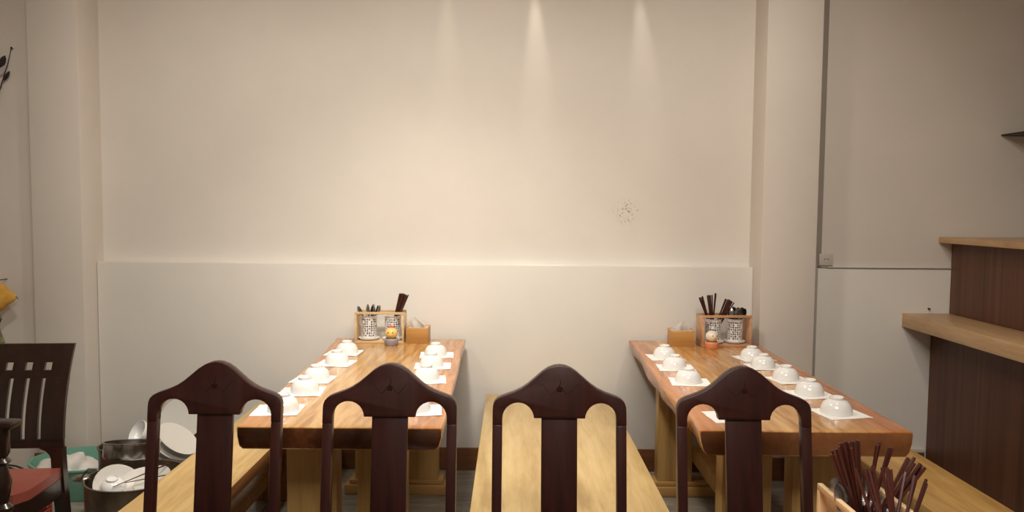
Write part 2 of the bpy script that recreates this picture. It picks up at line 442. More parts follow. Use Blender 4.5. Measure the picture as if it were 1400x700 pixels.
def slab_table(label, cx, xl, xr, y0, y1, th, seed, side):
    """origin on the floor under the middle of the slab's front edge"""
    t = thing('slab_table', label, 'table', (cx, 0, 0))
    s = obj('tabletop', slab(lambda u: xl(u) - cx, lambda u: xr(u) - cx, y0, y1, th, seed), ['table_' + side, 'end_' + side], t)
    s.location.z = .75
    ztop = .75 - th + .002
    for yt in (2.74, 3.93):
        for sx in (-1, 1):
            x0, x1 = (-.215, -.037) if sx < 0 else (.037, .212)
            obj('leg', box(new(), x0, x1, yt - .045, yt + .045, .075, ztop, .004), 'leg', t)
        f = new(); box(f, -.265, .262, yt - .07, yt + .07, 0, .052, .006); box(f, -.243, .24, yt - .057, yt + .057, .0525, .0755, .005)
        obj('foot', f, 'foot', t)
    obj('stretcher', box(new(), -.036, .036, 2.78, 3.9, .18, .26, .004), 'foot', t)
    return t


slab_table('live-edge slab table with dark front end, left of the centre benches', -.585,
           lambda u: -.905 - .02 * u - .045 * u ** 3, lambda u: -.222 - .034 * u, 2.49, 4.215, .076, 2.2, 'L')
slab_table('live-edge slab table with reddish brown front end, beside the right column', .975,
           lambda u: .622 + .03 * u, lambda u: 1.33 + .0 * u, 2.49, 4.225, .083, 5.7, 'R')


# ------------------------------------------------------------------ benches
def bench(label, x0, x1, y0, y1, mat, edge, th=.055, group=None, live=0):
    cx = (x0 + x1) / 2; hw = (x1 - x0) / 2
    t = thing('bench', label, 'bench', (cx, 0, 0))
    bm = new(); box(bm, -hw, hw, y0, y1, .45 - th, .45, .004)
    bm.normal_update()
    for f in bm.faces:
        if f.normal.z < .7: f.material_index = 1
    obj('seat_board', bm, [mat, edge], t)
    for y in (y0 + .28, y1 - .3):
        obj('leg', box(new(), -hw + .035, hw - .035, y - .03, y + .03, .0, .45 - th + .001, .004), 'bench_edge' if edge == 'bench_edge' else 'leg', t)
    obj('stretcher', box(new(), -.03, .03, y0 + .31, y1 - .33, .16, .22, .003), 'foot', t)
    return t


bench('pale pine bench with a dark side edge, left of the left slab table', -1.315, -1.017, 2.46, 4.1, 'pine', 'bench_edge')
bench('left one of the pair of pale maple benches in the centre', -.136, .2215, 2.42, 4.19, 'maple', 'maple')
bench('right one of the pair of pale maple benches in the centre', .2265, .545, 2.42, 4.19, 'maple', 'maple')
bench('knotty pine bench beside the dark brown bar front', 1.45, 1.737, 2.46, 4.12, 'pine_dark', 'leg')


# ------------------------------------------------------------------ carved dining chairs
def carved_chair(label, x, y, group=None):
    """origin on the floor under the backrest; the sitter looks towards -y"""
    t = thing('dining_chair', label, 'chair', (x, y, 0), 0)
    tilt = Matrix.Shear('XZ', 4, (0, 0))
    K = .14       # recline: y grows with z above the seat

    def lean(bm):
        for v in bm.verts: v.co.y += (v.co.z - .80) * K if v.co.z > .45 else (.45 - .80) * K + (.45 - v.co.z) * .12
        return bm
    # crest rail: outline measured in metres from the chair's middle
    half = [(.2015, .826), (.2015, .868), (.2005, .882), (.196, .894), (.187, .903), (.175, .909), (.158, .915), (.137, .9225), (.115, .933), (.095, .9465), (.073, .965), (.052, .983), (.034, .9945), (.016, 1.001), (0, 1.003)]
    arc = []
    cxa, cza, ra = .1245, .8445, .0475
    for k in range(13):
        a = math.pi * k / 12
        arc.append((cxa + ra * math.cos(a), cza + ra * math.sin(a)))
    arc[-1] = (cxa - ra, cza + .002)
    inner = [(.172, .826)] + arc + [(.0745, .8465)]
    pts = half[:-1] + [(0, 1.003)] + [(-a, c) for a, c in reversed(half[:-1])]
    pts += [(-a, c) for a, c in inner] + [(a, c) for a, c in reversed(inner)]
    # the tab between the arches closes the outline
    crest = lean(prism(new(), pts, -.016, .016, .005, 2))
    cr = obj('crest_rail', crest, 'mahogany', t)
    e = new(); zc = .934
    for k in range(5):
        a = math.pi / 2 + k * 2 * math.pi / 5
        ball(e, (.006 * math.cos(a), -.0165, zc + .006 * math.sin(a)), .0042, 2, (1, .5, 1))
    ball(e, (0, -.0172, zc), .003, 2, (1, .7, 1))
    for s in (-1, 1):
        tube(e, [(s * (.010 + .05 * u), -.0158, zc - .014 * math.sin(u * 5.2) - .002) for u in [k / 12 for k in range(13)]], .0011, 6, .0006)
    tube(e, [(0, -.0158, zc + .010), (0.003, -.0158, zc + .02), (0, -.0158, zc + .03)], .002, 6, .0006)
    obj('carved_emblem', lean(e), 'emblem', cr)
    obj('splat', lean(box(new(), -.054, .054, -.008, .010, .45, .8462, .003)), 'mahogany', t)
    for s in (-1, 1):
        a, c = sorted((s * .172, s * .2015))
        p = new(); box(p, a, c, -.016, .016, .0, .8265, .004)
        bmesh.ops.bisect_plane(p, geom=p.verts[:] + p.edges[:] + p.faces[:], plane_co=(0, 0, .45), plane_no=(0, 0, 1))
        obj('post', lean(p), 'mahogany', t)
    yb = (.45 - .80) * K
    obj('seat', box(new(), -.215, .215, yb - .42, yb - .005, .43, .46, .008), 'mahogany', t)
    r = new(); box(r, -.17, .17, yb - .012, yb + .012, .37, .43, .003); obj('back_rail', r, 'mahogany', t)
    r = new(); box(r, -.16, .16, yb - .40, yb - .375, .37, .43, .003); obj('front_rail', r, 'mahogany', t)
    for s in (-1, 1):
        l = new(); box(l, s * .185 - .019, s * .185 + .019, yb - .41, yb - .37, 0, .43, .004); obj('leg', l, 'mahogany', t)
        l = new(); box(l, s * .187 - .011, s * .187 + .011, yb - .37, yb - .01, .37, .43, .003); obj('side_rail', l, 'mahogany', t)
    return t


YC = 2.28
carved_chair('dark carved dining chair before the pots and dirty plates, nearest the red-seated chair', -.895, YC + .01)
ch = carved_chair('dark carved dining chair with its crest in front of the left slab table', -.364, YC)
carved_chair('dark carved dining chair standing in front of the two centre benches', .147, YC)
carved_chair('dark carved dining chair with its crest in front of the right slab table', .703, YC)

# ------------------------------------------------------------------ near table (its top lies just under the frame) 
t = thing('dining_table', 'wooden dining table at the very front carrying the nearest chopstick rack', 'table', (.1, 1.2, 0))
obj('tabletop', box(new(), -1.35, 1.0, -.55, .53, .71, .75, .006), 'table_R', t)
for sx in (-1.25, .9):
    for sy in (-.47, .45): obj('leg', box(new(), sx - .035, sx + .035, sy - .035, sy + .035, 0, .711, .004), 'leg', t)


# ------------------------------------------------------------------ bowls and napkins
def bowl_mesh():
    # upside-down bowl with a foot ring, rim on z=0
    prof = [(.0635, 0), (.0645, .0015), (.0635, .012), (.0605, .026), (.053, .041), (.042, .051), (.031, .0555), (.0285, .0565), (.0285, .066), (.0265, .0675), (.0245, .066), (.0235, .0595), (0, .059)]
    inner = [(.0, .055), (.030, .052), (.041, .047), (.051, .038), (.0585, .025), (.0612, .012), (.0615, 0), (.0635, 0)]
    k = .87
    return to_mesh('bowl', lathe(new(), [(a * k, c * k) for a, c in prof[::-1] + inner[::-1]], 36), 'ceramic')


BM = bowl_mesh()


def napkin_mesh(seed):
    bm = new(); n = 8; rnd = random.Random(seed); vs = []
    for j in range(n + 1):
        row = []
        for i in range(n + 1):
            x = (i / n - .5) * .164; y = (j / n - .5) * .150
            edge = max(abs(i / n - .5), abs(j / n - .5)) > .44
            z = .0012 + (.0035 * max(0, noise.noise(Vector((x * 22 + seed, y * 22, seed)))) if edge else 0)
            row.append(bm.verts.new((x + .003 * noise.noise(Vector((y * 30, seed, 1))) * (abs(i / n - .5) > .4), y, z)))
        vs.append(row)
    fs = [bm.faces.new((vs[j][i], vs[j][i + 1], vs[j + 1][i + 1], vs[j + 1][i])) for j in range(n) for i in range(n)]
    e = bmesh.ops.extrude_face_region(bm, geom=fs)
    for g in e['geom']:
        if isinstance(g, bmesh.types.BMVert): g.co.z -= .001
    return to_mesh('napkin', bm, 'napkin')


NM = [napkin_mesh(k * 3.1 + 1) for k in range(4)]
ORD = ['nearest the wall', 'second from the wall', 'third from the wall', 'fourth from the wall', 'nearest the front']
ROWS = [
    ('left', 'left', [(-.818, 3.79, 0), (-.809, 3.535, 1), (-.819, 3.20, 2), (-.808, 2.975, 3), (-.811, 2.70, 4)], -.012),
    ('left', 'right', [(-.373, 3.755, 0), (-.365, 3.49, 1), (-.358, 3.217, 2), (-.342, 2.715, 4)], .008),
    ('right', 'left', [(.756, 3.75, 0), (.751, 3.495, 1), (.748, 3.206, 2)], .0),
    ('right', 'right', [(1.181, 3.735, 0), (1.172, 3.535, 1), (1.186, 3.277, 2), (1.185, 3.01, 3), (1.172, 2.725, 4)], .008),
]
rnd = random.Random(3)
for tb, sd, lst, off in ROWS:
    for x, y, k in lst:
        rz = rnd.uniform(-.12, .12) + (.16 if (tb, sd) == ('right', 'right') else 0)
        w = f'{sd} row of the {tb} slab table, {ORD[k]}'
        n = obj('napkin', NM[rnd.randrange(4)], None, None, loc=(x + off + rnd.uniform(-.008, .008), y - .012 + rnd.uniform(-.008, .008), .7502), rot=(0, 0, rz))
        tag(n, 'white napkin under a bowl, ' + w, 'napkin', f'napkins on the {tb} slab table')
        o = obj('rice_bowl', BM, None, None, loc=(x, y, .7518), rot=(0, 0, rnd.uniform(0, 6)))
        tag(o, 'upturned white bowl, ' + w, 'bowl', f'upturned bowls on the {tb} slab table')
n = obj('napkin', NM[1], None, None, loc=(.775, 2.66, .7502), rot=(0, 0, .1))
tag(n, 'bare white napkin at the front of the right slab table, seen through the chair back', 'napkin', 'napkins on the right slab table')


# ------------------------------------------------------------------ cups, racks, chopsticks, spoons
def cup_meshes():
    n, m = 22, 10; h = .122
    bm = new(); rnd = random.Random(5); rr = lambda u: .038 + .006 * u

    def P(k, j, off, d):     # point in cell coordinates on the cup wall
        a = 2 * math.pi * (k + .5 * off) / n
        return bm.verts.new(((rr(j / m) - d) * math.cos(a), (rr(j / m) - d) * math.sin(a), .008 + h * j / m))
    for j in range(m):
        for k in range(n):
            cs = [(k, j, 0), (k + 1, j, 0), (k + 1, j + 1, 0), (k, j + 1, 0)]
            hole = 0 < j < m - 1 and rnd.random() < .80
            if hole:
                an = rnd.uniform(-1.6, 1.6); w = rnd.uniform(.32, .46); q = rnd.uniform(.6, .85)
                hs = [(k + .5 + x * math.cos(an) - y * math.sin(an), j + .5 + x * math.sin(an) + y * math.cos(an)) for x, y in ((-w, -q * rnd.uniform(.1, .6)), (w, -q * rnd.uniform(.1, .6)), (w * rnd.uniform(.4, 1), q * .6), (-w * rnd.uniform(.4, 1), q * .6))]
            inn = []
            for d in (0, .0014):
                o = [P(x, y, 0, d) for x, y, _ in cs]
                if not hole: bm.faces.new(o); continue
                i = [P(x, y, 0, d) for x, y in hs]; inn.append(i)
                for q_ in range(4): bm.faces.new((o[q_], o[(q_ + 1) % 4], i[(q_ + 1) % 4], i[q_]))
            if hole:
                for q_ in range(4): bm.faces.new((inn[0][q_], inn[0][(q_ + 1) % 4], inn[1][(q_ + 1) % 4], inn[1][q_]))
    bmesh.ops.remove_doubles(bm, verts=bm.verts[:], dist=1e-5)
    lathe(bm, [(.0445, .128), (.0465, .130), (.0445, .132), (.0425, .130), (.0445, .128)], 30)
    cup = to_mesh('cup_wall', bm, 'perf')
    base = to_mesh('cup_saucer', lathe(new(), [(0, .0), (.036, 0), (.05, .004), (.056, .011), (.057, .013), (.055, .013), (.049, .007), (.038, .009), (0, .009)], 30), 'perf')
    liner = to_mesh('cup_liner', lathe(new(), [(0, .0095), (.0345, .0095), (.040, .118), (.0390, .118), (.0335, .0115), (0, .0115)], 24), 'liner')
    return cup, base, liner


CUP = cup_meshes()


def cup(x, y, z, label, group):
    t = thing('utensil_cup', label, 'cup', (x, y, z), random.uniform(0, 6), group)
    obj('lattice_wall', CUP[0], None, t); obj('saucer', CUP[1], None, t); obj('liner', CUP[2], None, t)
    return t


def rack(label, x, y, rz, mat, w=.262, dp=.116, h=.168):
    """origin: middle of the base; open wooden frame holding two cups"""
    t = thing('utensil_rack', label, 'rack', (x, y, .75), rz, 'wooden utensil racks')
    obj('base_board', box(new(), -w / 2, w / 2, -dp / 2, dp / 2, 0, .012, .0015), mat, t)
    for s in (-1, 1):
        a, c = sorted((s * (w / 2), s * (w / 2 - .011)))
        obj('end_board', box(new(), a, c, -dp / 2, dp / 2, .0121, h - .013, .0015), mat, t)
        a, c = sorted((s * (dp / 2), s * (dp / 2 - .011)))
        obj('top_bar', box(new(), -w / 2, w / 2, a, c, h - .013, h, .0015), mat, t)
    return t


def stick_mesh():
    bm = new(); n = 6; rings = []
    for u, r in ((0, .0016), (.5, .0026), (.97, .0036), (1, .0032)):
        rings.append([bm.verts.new((r * math.cos(2 * math.pi * k / n), r * math.sin(2 * math.pi * k / n), u * .245)) for k in range(n)])
    for a, c in zip(rings, rings[1:]):
        for k in range(n): bm.faces.new((a[k], a[(k + 1) % n], c[(k + 1) % n], c[k]))
    bm.faces.new(rings[0][::-1]); bm.faces.new(rings[-1])
    return to_mesh('chopstick', bm, 'stick')


SM = stick_mesh()


def spoon_mesh():
    bm = new(); P = []
    # handle up from z=0, bowl at the top
    tube(bm, [(0, 0, 0), (0, .001, .06), (0, .004, .115)], .003, 6, .0034)
    n, m = 14, 6
    for side in (0, 1):
        rings = []
        for j in range(m + 1):
            f = j / m
            rings.append([bm.verts.new((.023 * f * math.cos(2 * math.pi * k / n), .004 - (1 - f * f) * .011 + side * .0012, .146 + .033 * f * math.sin(2 * math.pi * k / n))) for k in range(n)] if j else [bm.verts.new((0, -.007 + side * .0012, .146))])
        for a, c in zip(rings, rings[1:]):
            for k in range(n):
                if len(a) == 1: bm.faces.new((a[0], c[k], c[(k + 1) % n]))
                else: bm.faces.new((a[k], a[(k + 1) % n], c[(k + 1) % n], c[k]))
    return to_mesh('spoon', bm, 'spoon')


SP = spoon_mesh()


def stand(mesh, name, base, top, label, cat, group, spin=None):
    o = obj(name, mesh, None); d = Vector(top) - Vector(base)
    q = d.to_track_quat('Z', 'Y') @ Quaternion((0, 0, 1), random.uniform(0, 6) if spin is None else spin)
    o.rotation_mode = 'QUATERNION'; o.rotation_quaternion = q; o.location = base
    tag(o, label, cat, group)
    return o


def bunch(n, cx, cy, z0, bx, by, tx, ty, spread, label, group, seed, jit=.008, dz=.004):
    rnd = random.Random(seed)
    for k in range(n):
        u = (k + .5) / n - .5
        base = (cx + bx + rnd.uniform(-jit, jit), cy + by + rnd.uniform(-jit, jit), z0 + rnd.uniform(0, dz))
        top = (cx + tx + u * spread + rnd.uniform(-.004, .004), cy + ty + rnd.uniform(-.014, .014), z0 + .235)
        stand(SM, 'chopstick', base, top, label, 'chopstick', group)


# left slab table
rack('pale wooden utensil rack at the wall end of the left slab table', -.704, 4.115, 0, 'rack')
cup(-.768, 4.115, .7622, 'white lattice cup holding spoons, in the left table rack', 'lattice cups')
cup(-.640, 4.115, .7622, 'white lattice cup holding a chopstick bundle, in the left table rack', 'lattice cups')
bunch(16, -.640, 4.115, .775, -.012, .0, .062, -.005, .044, 'dark chopstick in the tight bundle on the left slab table', 'chopsticks on the left slab table', 4, .007)
for k, (bx, by, tx, ty, sp) in enumerate([(.0, .0, .045, .0, .3), (-.012, .006, .02, .012, -.5), (.01, -.006, -.006, -.012, .1), (.008, .01, .03, -.02, 1.0), (.012, -.004, -.056, .0, .8), (.0, .008, .052, .018, .2)]):
    stand(SP, 'soup_spoon', (-.768 + bx * .8, 4.115 + by, .778), (-.768 + tx, 4.115 + ty, .92), 'grey steel soup spoon standing bowl-up on the left slab table', 'spoon', 'spoons on the left slab table', sp)
# right slab table
RZ = .07
rack('brownish wooden utensil rack at the wall end of the right slab table', 1.143, 4.105, RZ, 'rack_red', w=.268)
c1 = Vector((1.143, 4.105, 0)) + Vector((-.058, 0, 0)); c1.y += -.058 * RZ
c2 = Vector((1.143, 4.105, 0)) + Vector((.062, 0, 0)); c2.y += .062 * RZ
cup(c1.x, c1.y, .7622, 'white lattice cup full of spread chopsticks, in the right table rack', 'lattice cups')
cup(c2.x, c2.y, .7622, 'white lattice cup holding spoons, in the right table rack', 'lattice cups')
G = 'chopsticks on the right slab table'; L = 'dark chopstick fanned out in the rack on the right slab table'
bunch(4, c1.x, c1.y, .775, .012, .0, -.070, .0, .026, 'dark chopstick leaning far left in the rack on the right slab table', G, 11, .005)
bunch(9, c1.x, c1.y, .775, .004, .0, -.022, .0, .028, 'dark chopstick in the upright bunch of the right slab table rack', G, 12, .006)
bunch(3, c1.x, c1.y, .785, -.004, .0, .006, .0, .014, 'tallest dark chopsticks right of the upright bunch, right slab table rack', G, 13, .005)
bunch(16, c1.x, c1.y, .768, -.014, .0, .090, .0, .056, 'dark chopstick in the thick right-leaning bunch, right slab table rack', G, 14, .008)
for k, (bx, by, tx, ty, sp) in enumerate([(.0, .0, -.040, .0, 1.3), (-.012, .006, -.012, .012, .5), (.01, -.006, .012, -.014, .1), (.008, .01, .03, .01, 2.0), (.012, -.004, -.026, -.014, .8), (.0, .008, .045, .0, .6), (.004, 0, .0, .02, 1.4)]):
    stand(SP, 'soup_spoon', (c2.x + bx * .8, c2.y + by, .778), (c2.x + tx, c2.y + ty, .915), 'grey steel soup spoon standing bowl-up on the right slab table', 'spoon', 'spoons on the right slab table', sp)
# nearest rack, turned a quarter
rack('pale wooden utensil rack at the very front, cut by the lower frame edge', .694, 1.416, R(91), 'rack', dp=.122)
cup(.696, 1.478, .7622, 'front rack lattice cup crammed with chopsticks, the farther one', 'lattice cups')
cup(.692, 1.352, .7622, 'front rack lattice cup with chopsticks, the nearer one', 'lattice cups')
G = 'chopsticks in the front rack'; L = 'dark chopstick fanned out in the rack at the very front'
for args, lb in (((9, .696, 1.478, .762, .020, .0, -.052, .004, .05), 'dark chopstick leaning left in the front rack'),
                 ((8, .696, 1.478, .762, .006, .0, -.018, .02, .045), 'dark chopstick in the upright bunch of the front rack'),
                 ((5, .696, 1.478, .762, -.012, .0, .040, .02, .04), 'dark chopstick leaning slightly right in the front rack'),
                 ((7, .696, 1.478, .762, -.022, .0, .120, .01, .055), 'dark chopstick leaning far right in the front rack'),
                 ((7, .692, 1.352, .752, .014, -.014, .0, .09, .09), 'dark chopstick leaning away in the nearer cup of the front rack'),
                 ((5, .692, 1.352, .752, -.018, -.012, .09, .08, .05), 'dark chopstick leaning right in the nearer cup of the front rack')):
    bunch(args[0], args[1], args[2], args[3] + .011, *args[4:], lb, G, 21 + args[0] + int(args[5] * 90), .008)
for k, (tx, ty, sp) in enumerate([(-.038, .012, 1.2), (-.026, .025, .4), (-.040, -.008, 2.0), (.02, .045, .2), (.052, .018, -.6), (-.02, .03, .9)]):
    stand(SP, 'soup_spoon', (.696, 1.478, .776), (.696 + tx, 1.478 + ty, .905), 'shiny steel soup spoon among the chopsticks at the very front', 'spoon', 'spoons in the front rack', sp)


# ------------------------------------------------------------------ tissue boxes and chick holders
def tissue_box(label, x, y, rz, w, flip=1):
    t = thing('tissue_box', label, 'tissue box', (x, y, .75), rz, 'wooden tissue boxes')
    h, dp = .083, .12
    bm = new()
    box(bm, -w / 2, w / 2, -dp / 2, -dp / 2 + .008, 0, h, .001); box(bm, -w / 2, w / 2, dp / 2 - .008, dp / 2, 0, h, .001)
    box(bm, -w / 2, -w / 2 + .008, -dp / 2 + .008, dp / 2 - .008, 0, h, .001); box(bm, w / 2 - .008, w / 2, -dp / 2 + .008, dp / 2 - .008, 0, h, .001)
    obj('body', bm, 'box', t)
    lid = new(); box(lid, -w / 2 + .008, w / 2 - .008, -dp / 2 + .008, -.012, h - .010, h - .003); box(lid, -w / 2 + .008, w / 2 - .008, .012, dp / 2 - .008, h - .010, h - .003)
    box(lid, -w / 2 + .008, -w / 2 + .022, -.012, .012, h - .010, h - .003); box(lid, w / 2 - .022, w / 2 - .008, -.012, .012, h - .010, h - .003)
    obj('lid', lid, 'rack', t)
    # pulled tissue: a folded, peaked sheet
    bm = new(); n = 12; rows = []
    for j in range(9):
        v = j / 8; row = []
        for i in range(n + 1):
            u = i / n - .5
            wid = .095 * (1 - .62 * v) + .004
            x_ = u * wid + flip * .022 * v
            y_ = .012 * math.sin(u * 9 + v * 2) * (1 - v) + .012 * (1 - v) * abs(u) * 2
            z_ = h - .012 + .062 * (v ** .8) - .014 * abs(u) * v
            row.append(bm.verts.new((x_, y_, z_)))
        rows.append(row)
    fs = [bm.faces.new((rows[j][i], rows[j][i + 1], rows[j + 1][i + 1], rows[j + 1][i])) for j in range(8) for i in range(n)]
    bmesh.ops.solidify(bm, geom=fs, thickness=.0012)
    tag(obj('tissue', bm, 'tissue', None, loc=(x, y, .7505), rot=(0, 0, rz)), 'white tissue pulled up out of the wooden box on the ' + ('left' if x < 0 else 'right') + ' slab table', 'tissue')
    return t


tissue_box('wooden tissue box right of the rack on the left slab table', -.503, 4.125, 0, .118, -1)
tissue_box('wooden tissue box left of the rack on the right slab table', .913, 4.10, -.06, .128, 1)


def chick(label, x, y, rz, head, pot, comb, smile):
    t = thing('toothpick_holder', label, 'toothpick holder', (x, y, .75), rz, 'chick-shaped toothpick holders')
    t.scale = (1.2, 1.2, 1.15)
    obj('pot', lathe(new(), [(0, 0), (.026, 0), (.029, .006), (.031, .022), (.030, .030), (.027, .033), (.024, .033), (.024, .028), (0, .028)], 28), pot, t)
    if smile:
        w = new()
        for s in (-1, 1): tube(w, [(s * .028, 0, .022), (s * .037, 0, .028), (s * .042, 0, .036)], .004, 8, .002)
        obj('handle', w, pot, t)
    hd = new(); ball(hd, (0, 0, .056), .028, 3, (1, .95, .95)); ho = obj('head', hd, head, t)
    e = new()
    for s in (-1, 1): ball(e, (s * .010 + (0 if smile else .004), -.0245, .062), .0026, 2)
    obj('eyes', e, 'black', ho)
    k = new()
    if smile:
        tube(k, [(.010 * math.sin(a), -.0262, .055 - .006 * math.cos(a)) for a in [q * .3 - 1.2 for q in range(9)]], .0016, 6)
        obj('beak', k, 'beak', ho)
    else:
        bmesh.ops.create_cone(k, cap_ends=True, segments=10, radius1=.0055, radius2=.0006, depth=.012, matrix=Matrix.Translation((.004, -.030, .054)) @ Matrix.Rotation(R(90), 4, 'X'))
        obj('beak', k, 'beak', ho)
    if comb:
        c = new()
        for dx, r_ in ((-.008, .005), (0, .0065), (.008, .005)): ball(c, (dx, 0, .084 + (.002 if dx == 0 else 0)), r_, 2)
        obj('comb', c, 'red', ho)
    return t


chick('yellow smiling chick toothpick holder in a grey pot on the left slab table', -.632, 4.012, 0, 'chick_y', 'pot_grey', True, True)
chick('white chick toothpick holder in an orange pot on the right slab table', 1.052, 3.995, .15, 'chick_w', 'pot_orange', False, False)

# ------------------------------------------------------------------ bar on the right
t = thing('bar_counter', 'dark brown laminate bar front with a thin pale top, right of the alcove wall', 'bar', (0, 0, 0))
LAM = 3
for k in range(LAM):
    y0 = 1.2 + k * (4.274 - 1.2) / LAM; y1 = y0 + (4.274 - 1.2) / LAM - .001
    obj('lower_panel', box(new(), 2.352, 2.372, y0, y1, 0, .833, .0006, 1), 'laminate', t)
    obj('upper_panel', box(new(), 2.450, 2.470, y0, y1, .910, 1.305, .0006, 1), 'laminate', t)
obj('carcass', box(new(), 2.472, 2.9, 1.2, 4.27, 0, 1.3045), 'laminate', t)
obj('top_board', box(new(), 2.376, 2.92, 1.15, 4.276, 1.3055, 1.337, .002), 'board', t)
tag(obj('counter_board', box(new(), 2.188, 2.449, 1.15, 4.275, .834, .9095, .003), 'board'), 'thick pale wooden counter board along the dark brown bar front', 'counter')
tag(obj('wall_shelf', box(new(), 2.70, 3.3, 3.2, 4.283, 1.897, 1.907, .001), 'black'), 'thin dark shelf edge high above the bar', 'shelf')


# ------------------------------------------------------------------ left armless chair with red seat
def curve_y(z):   # S-shaped side profile of the backrest: y offset from the post foot
    if z > .52: 
        u = (z - .52) / .40
        return -.02 + .115 * u * u + .012 * u
    return -.02 + .06 * ((.52 - z) / .52) ** 1.5


def red_chair(label, x, y, rz=0):
    t = thing('dining_chair', label, 'chair', (x, y, 0), rz)
    xr = .235; zt = .905
    pat = new()
    # back panel cut by slits and squares: tiled from cells so the holes are real
    xs_sq = [-.150, -.075, 0, .075, .150]; 
    sl = [-.168, -.106, -.044, .018, .080, .142]

    def solid(x0, x1, z0, z1, nz=1):
        for k in range(nz):
            a = z0 + (z1 - z0) * k / nz; c = z0 + (z1 - z0) * (k + 1) / nz
            vs = []
            for (zz) in (a, c):
                for (xx, yy) in ((x0, -.007), (x1, -.007), (x1, .007), (x0, .007)):
                    vs.append(pat.verts.new((xx, yy, zz)))
            for f in ((0, 1, 5, 4), (1, 2, 6, 5), (2, 3, 7, 6), (3, 0, 4, 7)): pat.faces.new([vs[q] for q in f])
            if k == 0: pat.faces.new([vs[q] for q in (3, 2, 1, 0)])
            if k == nz - 1: pat.faces.new([vs[q] for q in (4, 5, 6, 7)])
    solid(-xr, xr, .835, zt, 3)
    edges = [-xr] + sum([[a - .014, a + .014] for a in xs_sq], []) + [xr]
    for a, c in zip(edges[::2], edges[1::2]): solid(a, c, .805, .835, 1)
    solid(-xr, xr, .775, .805, 2)
    top = pat
    obj('top_rail', bend(top), 'darkchair', t)
    edges = [-xr] + sum([[a - .0075, a + .0075] for a in sl], []) + [xr]
    for a, c in zip(edges[::2], edges[1::2]):
        if a == -xr or c == xr: continue
        s_ = new()
        pat = s_; _solid(pat, a, c, .54, .775, 10); obj('slat', bend(pat), 'darkchair', t)
    for s in (-1, 1):
        p = new(); a, c = sorted((s * xr, s * (abs(sl[0]) - .0075 if s < 0 else sl[-1] + .0075)))
        _solid(p, a, c, .54, .775, 10, .009); obj('outer_slat', bend(p), 'darkchair', t)
    p = new(); _solid(p, -xr, xr, .505, .54, 3)
    obj('lower_rail', bend(p), 'darkchair', t)
    for s in (-1, 1):
        p = new(); a, c = sorted((s * xr, s * (xr - .045))); _solid(p, a, c, 0, .505, 14, .018)
        # small curved bracket under the rail
        obj('leg', bend(p), 'darkchair', t)
        q = new(); prism(q, [(s * (xr - .045), .505), (s * (xr - .045), .455), (s * (xr - .052), .478), (s * (xr - .066), .494), (s * (xr - .09), .505)], -.013, .013)
        obj('bracket', bend(q), 'darkchair', t)
    # seat
    sy0, sy1 = -.345, -.03
    bm = new(); n = 12
    verts = []
    pts = [(-.215, sy1), (.215, sy1), (.222, sy1 - .06), (.218, sy0 + .07), (.19, sy0 + .02), (.13, sy0), (-.13, sy0), (-.19, sy0 + .02), (-.218, sy0 + .07), (-.222, sy1 - .06)]
    v0 = [bm.verts.new((a * 1.05, c, .388)) for a, c in pts]; f = bm.faces.new(v0)
    e = bmesh.ops.extrude_face_region(bm, geom=[f])
    nv = [g for g in e['geom'] if isinstance(g, bmesh.types.BMVert)]
    for v in nv: v.co.z = .425
    bmesh.ops.bevel(bm, geom=[ed for ed in bm.edges if abs(ed.verts[0].co.z - .462) < 1e-5 and abs(ed.verts[1].co.z - .462) < 1e-5], offset=.012, segments=3, affect='EDGES')
    obj('seat', bm, 'redseat', t, label='red vinyl seat pad')
    bm = new(); v0 = [bm.verts.new((a * 1.06, c, .32)) for a, c in pts]; f = bm.faces.new(v0)
    e = bmesh.ops.extrude_face_region(bm, geom=[f])
    for g in e['geom']:
        if isinstance(g, bmesh.types.BMVert): g.co.z = .3875
    obj('seat_frame', bm, 'darkchair', t)
    for s in (-1, 1): obj('front_leg', box(new(), s * .19 - .02, s * .19 + .02, sy0 + .03, sy0 + .07, 0, .32, .004), 'darkchair', t)
    return t


def _solid(bm, x0, x1, z0, z1, nz, hy=.006):
    rows = []
    for k in range(nz + 1):
        zz = z0 + (z1 - z0) * k / nz
        rows.append([bm.verts.new((xx, yy, zz)) for xx, yy in ((x0, -hy), (x1, -hy), (x1, hy), (x0, hy))])
    for a, c in zip(rows, rows[1:]):
        for q in range(4): bm.faces.new((a[q], a[(q + 1) % 4], c[(q + 1) % 4], c[q]))
    bm.faces.new(rows[0][::-1]); bm.faces.new(rows[-1])


def bend(bm):
    for v in bm.verts: v.co.y += curve_y(v.co.z)
    return bm


red_chair('dark slatted chair with a red seat, at the left frame edge', -2.022, 3.02, R(5))


# armchair of which only the arm end shows at the left frame edge
def turned(bm, x, y, z0, z1, r=.019):
    prof = [(0, 0), (1, 0), (1, .1), (.6, .13), (1.15, .18), (1.15, .22), (.6, .26), (.9, .36), (1.1, .46), (.7, .6), (.6, .63), (1.1, .67), (.6, .71), (1, .75), (1, 1), (0, 1)]
    lathe(bm, [(p * r, z * (z1 - z0)) for p, z in prof], 20, (x, y, z0))
    return bm


